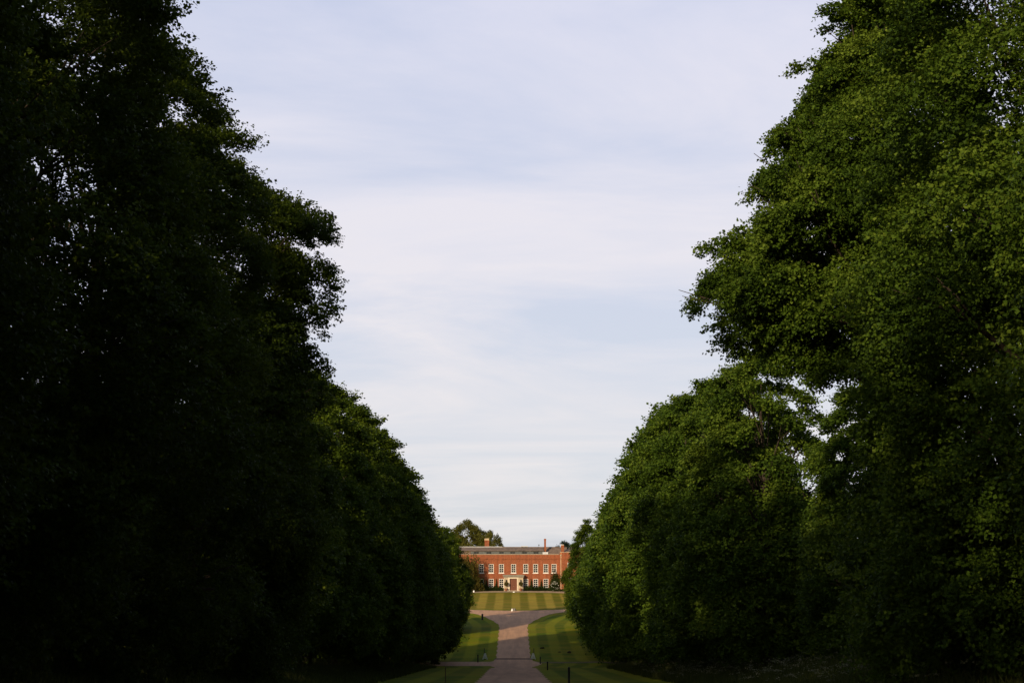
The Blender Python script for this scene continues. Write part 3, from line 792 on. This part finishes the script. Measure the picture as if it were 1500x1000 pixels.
yb = HY - .75
GB = 'low dark shrubs along the foot of the house wall'
spots = [(707, 1.9, .9, 'low dark shrub under the leftmost visible ground-floor window'), (713, 2.2, 1.15, 'low dark shrub between the two leftmost ground-floor windows'),
         (720.5, 2.0, .9, 'low dark shrub under the second ground-floor window from the left'), (727, 2.2, 1.25, 'dark shrub between the second and third ground-floor windows'),
         (734.5, 1.9, .95, 'low dark shrub under the window just left of the porch'), (771, 2.2, 1.0, 'low dark shrub under the shaded window just right of the porch'),
         (778, 2.3, 1.2, 'dark shrub between the two windows right of the porch'), (785, 2.0, .8, 'low dark shrub under the second window right of the porch'),
         (792, 2.2, 1.15, 'olive shrub left of the last ground-floor window'), (799.5, 2.0, .8, 'low dark shrub under the last ground-floor window on the right')]
for i, (p, w, h, lab) in enumerate(spots):
    bush('shrub', hx(p), yb, w, 1.2, h, .22, 'shrub_leaf', 100 + i, lab, group=GB, n=800)
for i, (p, h, lab) in enumerate([(712.6, 2.7, 'narrow upright shrub on the brick between the two leftmost lower windows'), (727, 2.5, 'narrow upright shrub on the brick left of the window by the porch'),
                                 (778, 2.6, 'narrow upright shrub on the brick just right of the shaded window'), (792.6, 2.6, 'narrow upright shrub on the brick before the last lower window')]):
    bush('climbing_shrub', hx(p), HY - .3, .75, .5, h, .2, 'shrub_leaf', 130 + i, lab, group='climbing shrubs between the lower windows', n=420, pointy=True)
bush('flowering_shrub', hx(812.5), HY - 1.6, 2.6, 2.2, 2.4, .24, 'shrub_leaf', 150, 'large dark shrub dotted with white flowers in the corner by the right wing', n=1700, flowers=26)
bush('tall_shrub', hx(813), HY - .55, 2.7, 1.0, 4.2, .24, 'shrub_leaf', 151, 'tall dark wall shrub climbing behind the white flowering shrub', n=1900)
bush('small_tree', hx(687.5), HY - 4.0, 5.2, 5.0, 9.0, .30, 'gold_leaf', 152, 'olive-gold small tree covering the left end of the house front', 'tree', n=6500)
bush('hedge_shrub', hx(697.5), HY - 2.0, 4.4, 2.6, 3.6, .26, 'shrub_leaf', 153, 'dark shrub at the foot of the olive-gold tree left of the windows', n=2600)
bush('border_shrub', at(829, 862, HY - WJ).x, HY - WJ - .6, 6.5, 1.2, .7, .2, 'shrub_leaf', 154, 'low dark border shrub along the foot of the right wing', n=1300)
for i, (xx, lab) in enumerate([(hx(741.4), 'potted topiary ball tree left of the front door'), (hx(762.6), 'potted topiary ball tree right of the front door')]):
    root = empty('potted_topiary', (xx, HY - PJ - .75, gz(xx, HY - PJ - .75) + .045))
    MB().lathe([(.24, 0), (.30, .12), (.36, .5), (.42, .55), (.42, .68), (.34, .68), (.33, .6)], n=14).build('pot', M['pot'], root, smooth=True)
    MB().tube([(0, 0, .55), (.02, 0, 1.0), (0, 0, 1.6)], [.045, .04, .03], 6).build('stem', M['bark'], root)
    rng = np.random.default_rng(170 + i); n = 900
    d = unit(rng.normal(size=(n, 3))); b = d * (rng.uniform(.75, 1.0, n) * .50)[:, None] + np.array([0, 0, 1.85])
    v, f, t = leaf_cloud(b, unit(d + rng.normal(0, .5, (n, 3))), unit(d + rng.normal(0, .5, (n, 3))), .12 * rng.uniform(.7, 1.3, n), np.clip(rng.normal(.55, .2, n), 0, 1), rng)
    mesh_np('foliage', v, f, M['gold_leaf'], root, attr={'tint': ('FACE', t)})
    tag(root, lab, 'potted plant', 'potted topiary beside the front door')

# ------------------------------------------------------------------ small things on the lawns and drive
def stone(px, y, w, h, seed, label, mat='white_bright', name='white_stone', off=.05):
    x = (px - 752) / F * y * math.cos(PITCH)
    bm = bmesh.new(); bmesh.ops.create_icosphere(bm, subdivisions=3, radius=1)
    rr = random.Random(seed); ph = [rr.uniform(0, 6) for _ in range(4)]
    for v_ in bm.verts:
        k = 1 + .12 * math.sin(v_.co.x * 4 + ph[0]) + .1 * math.sin(v_.co.y * 5 + ph[1]) + .08 * math.sin(v_.co.z * 6 + ph[2])
        v_.co = Vector((v_.co.x * w / 2 * k, v_.co.y * w / 2 * k, max(v_.co.z, -.25) * h * k))
    me = bpy.data.meshes.new(name); bm.to_mesh(me); bm.free(); me.materials.append(M[mat])
    for pl in me.polygons: pl.use_smooth = True
    o = bpy.data.objects.new(name, me); C.objects.link(o); o.location = (x, y, gz(x, y) + off)
    return tag(o, label, 'stone', None)
stone(694, 371.5, .6, .5, 1, 'white stone on the lawn edge at the far left in front of the dark shrub')
stone(752.8, 370.6, .5, .28, 2, 'small white stone on the far lawn edge below the front door')
stone(750.2, 321.4, .5, .42, 3, 'white stone at the near edge of the striped lawn facing the drive')
stone(753.4, 321.8, .9, .45, 4, 'grey stone beside the white one at the near edge of the striped lawn', 'stone_grey', 'grey_stone')
for i, (px, y, w, h, lab) in enumerate([(794, 252, .75, .28, 'dark mound of earth on the right lawn nearest the drive'), (833, 245, .8, .3, 'dark mound of earth on the right lawn farther from the drive'),
                            (819, 246, .5, .14, 'flat dark patch of earth between the two mounds on the right lawn')]):
    o = stone(px, y, w, h, 20 + i, lab, 'earth', 'earth_mound', .0); o['category'] = 'mound'; o['group'] = 'earth mounds on the right lawn'

def post(px, y, h, r, label, name='post', mat='black_paint', cat='post', group='black posts along the drive', x=None):
    x = (px - 752) / F * y * math.cos(PITCH) * 1.0 if x is None else x
    root = empty(name, (x, y, gz(x, y)))
    MB().lathe([(r, -.2), (r, h * .86), (r * 1.25, h * .87), (r * 1.25, h * .9)], n=10).build('shaft', M[mat], root)
    MB().lathe([(r * .9, h * .9), (r * 1.1, h * .95), (r * .3, h)], n=10).build('cap', M[mat], root)
    return tag(root, label, cat, group)
post(706.8, 303, 1.25, .20, 'stout black post on the grass edge left of the fork near the striped lawn')
post(700.5, 229, 1.25, .09, 'black post beside the lane on the left of the drive')
post(791, 226, 1.15, .09, 'black post beside the drive just right of the cattle grid')
post(801.5, 165, .95, .08, 'short black post on the right verge, between its two neighbours in the line')
post(832.5, 104, 1.2, .085, 'nearest black post standing on the right verge at the bottom of the picture')
post(653.5, 106, 1.15, .03, 'thin reddish stake on the dark left verge at the bottom of the picture', 'stake', 'stake', 'stake', None)
bush('dark_bush', at(637, 968, 226).x, 225.0, 1.3, 1.1, 1.3, .16, 'shrub_leaf', 190, 'small dark bush standing on the lane left of the drive', 'bush', n=900)

# cattle grid with white A-shaped wings and black end posts
gy = 235.0
cg = empty('cattle_grid', (0, gy, gz(0, gy) + .05))
mb = MB()
for k in range(5): mb.tube([(-3.0, -.44 + k * .22, .02), (3.0, -.44 + k * .22, .02)], .03, 6)
mb.build('bars', M['steel'], cg)
MB().box(-3.05, 3.05, -.62, -.52, -.1, .02).box(-3.05, 3.05, .52, .62, -.1, .02).build('kerb', M['stone_grey'], cg)
tag(cg, 'dark cattle grid laid across the drive between the white wing panels', 'cattle grid')
for sx, lab in ((-1, 'white A-shaped wing panel at the left end of the cattle grid'), (1, 'white A-shaped wing panel at the right end of the cattle grid')):
    x = (710.8 - 752 if sx < 0 else 780.6 - 752) / F * gy * math.cos(PITCH)
    w = empty('cattle_grid_wing', (x, gy - .2, gz(x, gy - .2)))
    mb = MB()
    mb.tube([(-.34, 0, 0), (-.06, 0, .95)], .07, 6); mb.tube([(.34, 0, 0), (.06, 0, .95)], .07, 6)
    mb.build('frame', M['white_bright'], w)
    mb = MB()
    for k in range(4):
        zz = .2 + k * .2; hw_ = .34 - .28 * zz / .95; mb.box(-hw_, hw_, -.03, .03, zz - .07, zz + .07)
    mb.build('slats', M['white_bright'], w)
    MB().tube([(-.12 * sx * -1, .25, -.1), (-.12 * sx * -1, .25, 1.75)], .055, 8).build('end_post', M['black_paint'], w)
    tag(w, lab, 'gate wing', 'white wings of the cattle grid')

# rough verge on the right: long grass and cow parsley
rng = np.random.default_rng(9)
def blades(n, xr, yr_, hmin, hmax, seed):
    rng = np.random.default_rng(seed)
    x = rng.uniform(*xr, n); y = rng.uniform(*yr_, n)
    b = np.stack([x, y, ground_z(x, y) - .02], 1)
    ax = unit(rng.normal(0, .28, (n, 3)) + np.array([0, 0, 1]))
    nr_ = unit(rng.normal(size=(n, 3)))
    side = unit(np.cross(ax, nr_)); L = rng.uniform(hmin, hmax, n)[:, None]
    v = np.stack([b - side * .018, b + side * .018, b + ax * L + rng.normal(0, .06, (n, 3))], 1).reshape(-1, 3)
    return v, np.arange(3 * n).reshape(-1, 3), np.clip(rng.normal(.5, .22, n), 0, 1)
v, f, t = blades(110000, (11.2, 26), (34, 175), .25, .75, 5)
v2, f2, t2 = blades(80000, (-25, -10.0), (36, 190), .25, .7, 6)
tag(mesh_np('long_grass', np.concatenate([v, v2]), np.concatenate([f, f2 + len(v)]), M['long_grass'], attr={'tint': ('FACE', np.concatenate([t, t2]))}),
    'rough long grass along the feet of the avenue trees', 'grass', kind='stuff')
n = 2600
x = rng.uniform(11.2, 21, n); y = rng.uniform(40, 150, n)
keep = (np.sin(x * 1.1 + y * .21) + np.sin(y * .37 - x * .5) + rng.normal(0, .5, n)) > -.1
x, y = x[keep], y[keep]; n = len(x)
hgt = rng.uniform(.5, 1.05, n)
b = np.stack([x, y, ground_z(x, y) + hgt], 1)
k = 12
bb_ = np.repeat(b, k, 0) + rng.normal(0, 1, (n * k, 3)) * np.array([.10, .10, .03])
v, f, t = leaf_cloud(bb_, unit(rng.normal(0, 1, (n * k, 3)) * np.array([1, 1, .25])), unit(rng.normal(0, .3, (n * k, 3)) + np.array([0, 0, 1])), .07 * rng.uniform(.6, 1.3, n * k), np.clip(rng.normal(.5, .25, n * k), 0, 1), rng)
sb = np.stack([np.stack([x - .008, y, ground_z(x, y)], 1), np.stack([x + .008, y, ground_z(x, y)], 1), b], 1).reshape(-1, 3)
allv = np.concatenate([v, sb]); allf = np.concatenate([f, np.arange(3 * n).reshape(-1, 3) + len(v)])
mi = np.concatenate([np.zeros(len(f)), np.ones(n)])
tag(mesh_np('cow_parsley', allv, allf, [M['umbel'], M['long_grass']], attr={'tint': ('FACE', np.concatenate([t, np.full(n, .5)]))}, mat_idx=mi),
    'pale cow parsley flowers in the rough grass under the right-hand trees', 'wild flowers', kind='stuff')

# ------------------------------------------------------------------ sky, sun, camera
SUN_EL, SUN_AZ = 17.0, 30.0                    # azimuth: degrees to the left of straight behind the camera
w = bpy.data.worlds.new('World'); scene.world = w; w.use_nodes = True
nt = w.node_tree; bg = nt.nodes['Background']
sky = nt.nodes.new('ShaderNodeTexSky'); sky.sky_type = 'NISHITA'; sky.sun_disc = False
sky.sun_elevation = R_(SUN_EL); sky.sun_rotation = R_(180 + SUN_AZ)
sky.air_density = 1.0; sky.dust_density = 1.5; sky.ozone_density = 1.2
tc = nt.nodes.new('ShaderNodeTexCoord'); sx = nt.nodes.new('ShaderNodeSeparateXYZ'); lnk(nt, tc.outputs['Generated'], sx.inputs[0])
zc_ = mth(nt, 'ADD', mth(nt, 'MAXIMUM', sx.outputs[2], 0.0), .12)
cb = nt.nodes.new('ShaderNodeCombineXYZ')
lnk(nt, mth(nt, 'DIVIDE', sx.outputs[0], zc_), cb.inputs[0]); lnk(nt, mth(nt, 'DIVIDE', sx.outputs[1], zc_), cb.inputs[1])
mp = nt.nodes.new('ShaderNodeMapping'); mp.inputs['Rotation'].default_value = (0, 0, R_(-24)); mp.inputs['Scale'].default_value = (.75, 1.1, 1)
lnk(nt, cb.outputs[0], mp.inputs['Vector'])
n1 = nt.nodes.new('ShaderNodeTexNoise'); n1.inputs['Scale'].default_value = 1.15; n1.inputs['Detail'].default_value = 7; n1.inputs['Roughness'].default_value = .58; n1.inputs['Distortion'].default_value = .9
lnk(nt, mp.outputs[0], n1.inputs['Vector'])
cl = ramp(nt, n1.outputs['Fac'], [(.34, (.80, .80, .80)), (.64, (1, 1, 1))])
tone = ramp(nt, n1.outputs['Fac'], [(.36, (.905, .95, 1.03)), (.66, (1.04, 1.02, 1.0))])
# thin veil of cirrus in front of the camera, clearer and dimmer sky overhead and behind
hgt = mth(nt, 'MAXIMUM', sx.outputs[2], 0.0)
veil = ramp(nt, hgt, [(0, (7.9, 7.85, 7.85)), (.10, (8.0, 7.9, 8.2)), (.22, (7.9, 7.85, 8.6)), (.48, (7.2, 7.4, 9.0)), (.8, (2.0, 2.2, 3.0))])
veil = mix(nt, 1.0, veil, tone, 'MULTIPLY')
ahead = ramp(nt, mth(nt, 'ADD', mth(nt, 'MULTIPLY', sx.outputs[1], .5), .5), [(.40, (0, 0, 0)), (.72, (1, 1, 1))])
col = mix(nt, mth(nt, 'MULTIPLY', cl, ahead), sky.outputs[0], veil)
lnk(nt, col, bg.inputs['Color']); bg.inputs['Strength'].default_value = .1

sl = bpy.data.lights.new('sun', 'SUN'); sl.energy = 4.2; sl.angle = R_(.6); sl.color = (1.0, .80, .55)
so = bpy.data.objects.new('sun', sl); C.objects.link(so)
el, az = R_(SUN_EL), R_(SUN_AZ)
sd = Vector((-math.sin(az) * math.cos(el), -math.cos(az) * math.cos(el), math.sin(el)))
so.rotation_euler = sd.to_track_quat('Z', 'Y').to_euler()

cam = bpy.data.cameras.new('camera'); cam.lens = 50; cam.sensor_width = 36; cam.clip_end = 20000; cam.clip_start = .1
co = bpy.data.objects.new('camera', cam); C.objects.link(co)
co.location = (0, 0, 0); co.rotation_euler = (math.pi / 2 + PITCH, 0, math.atan(2 / F))
scene.camera = co
scene.view_settings.view_transform = 'Standard'; scene.view_settings.look = 'None'; scene.view_settings.exposure = 0; scene.view_settings.gamma = 1
scene.cycles.max_bounces = 6; scene.cycles.diffuse_bounces = 3; scene.cycles.transparent_max_bounces = 4
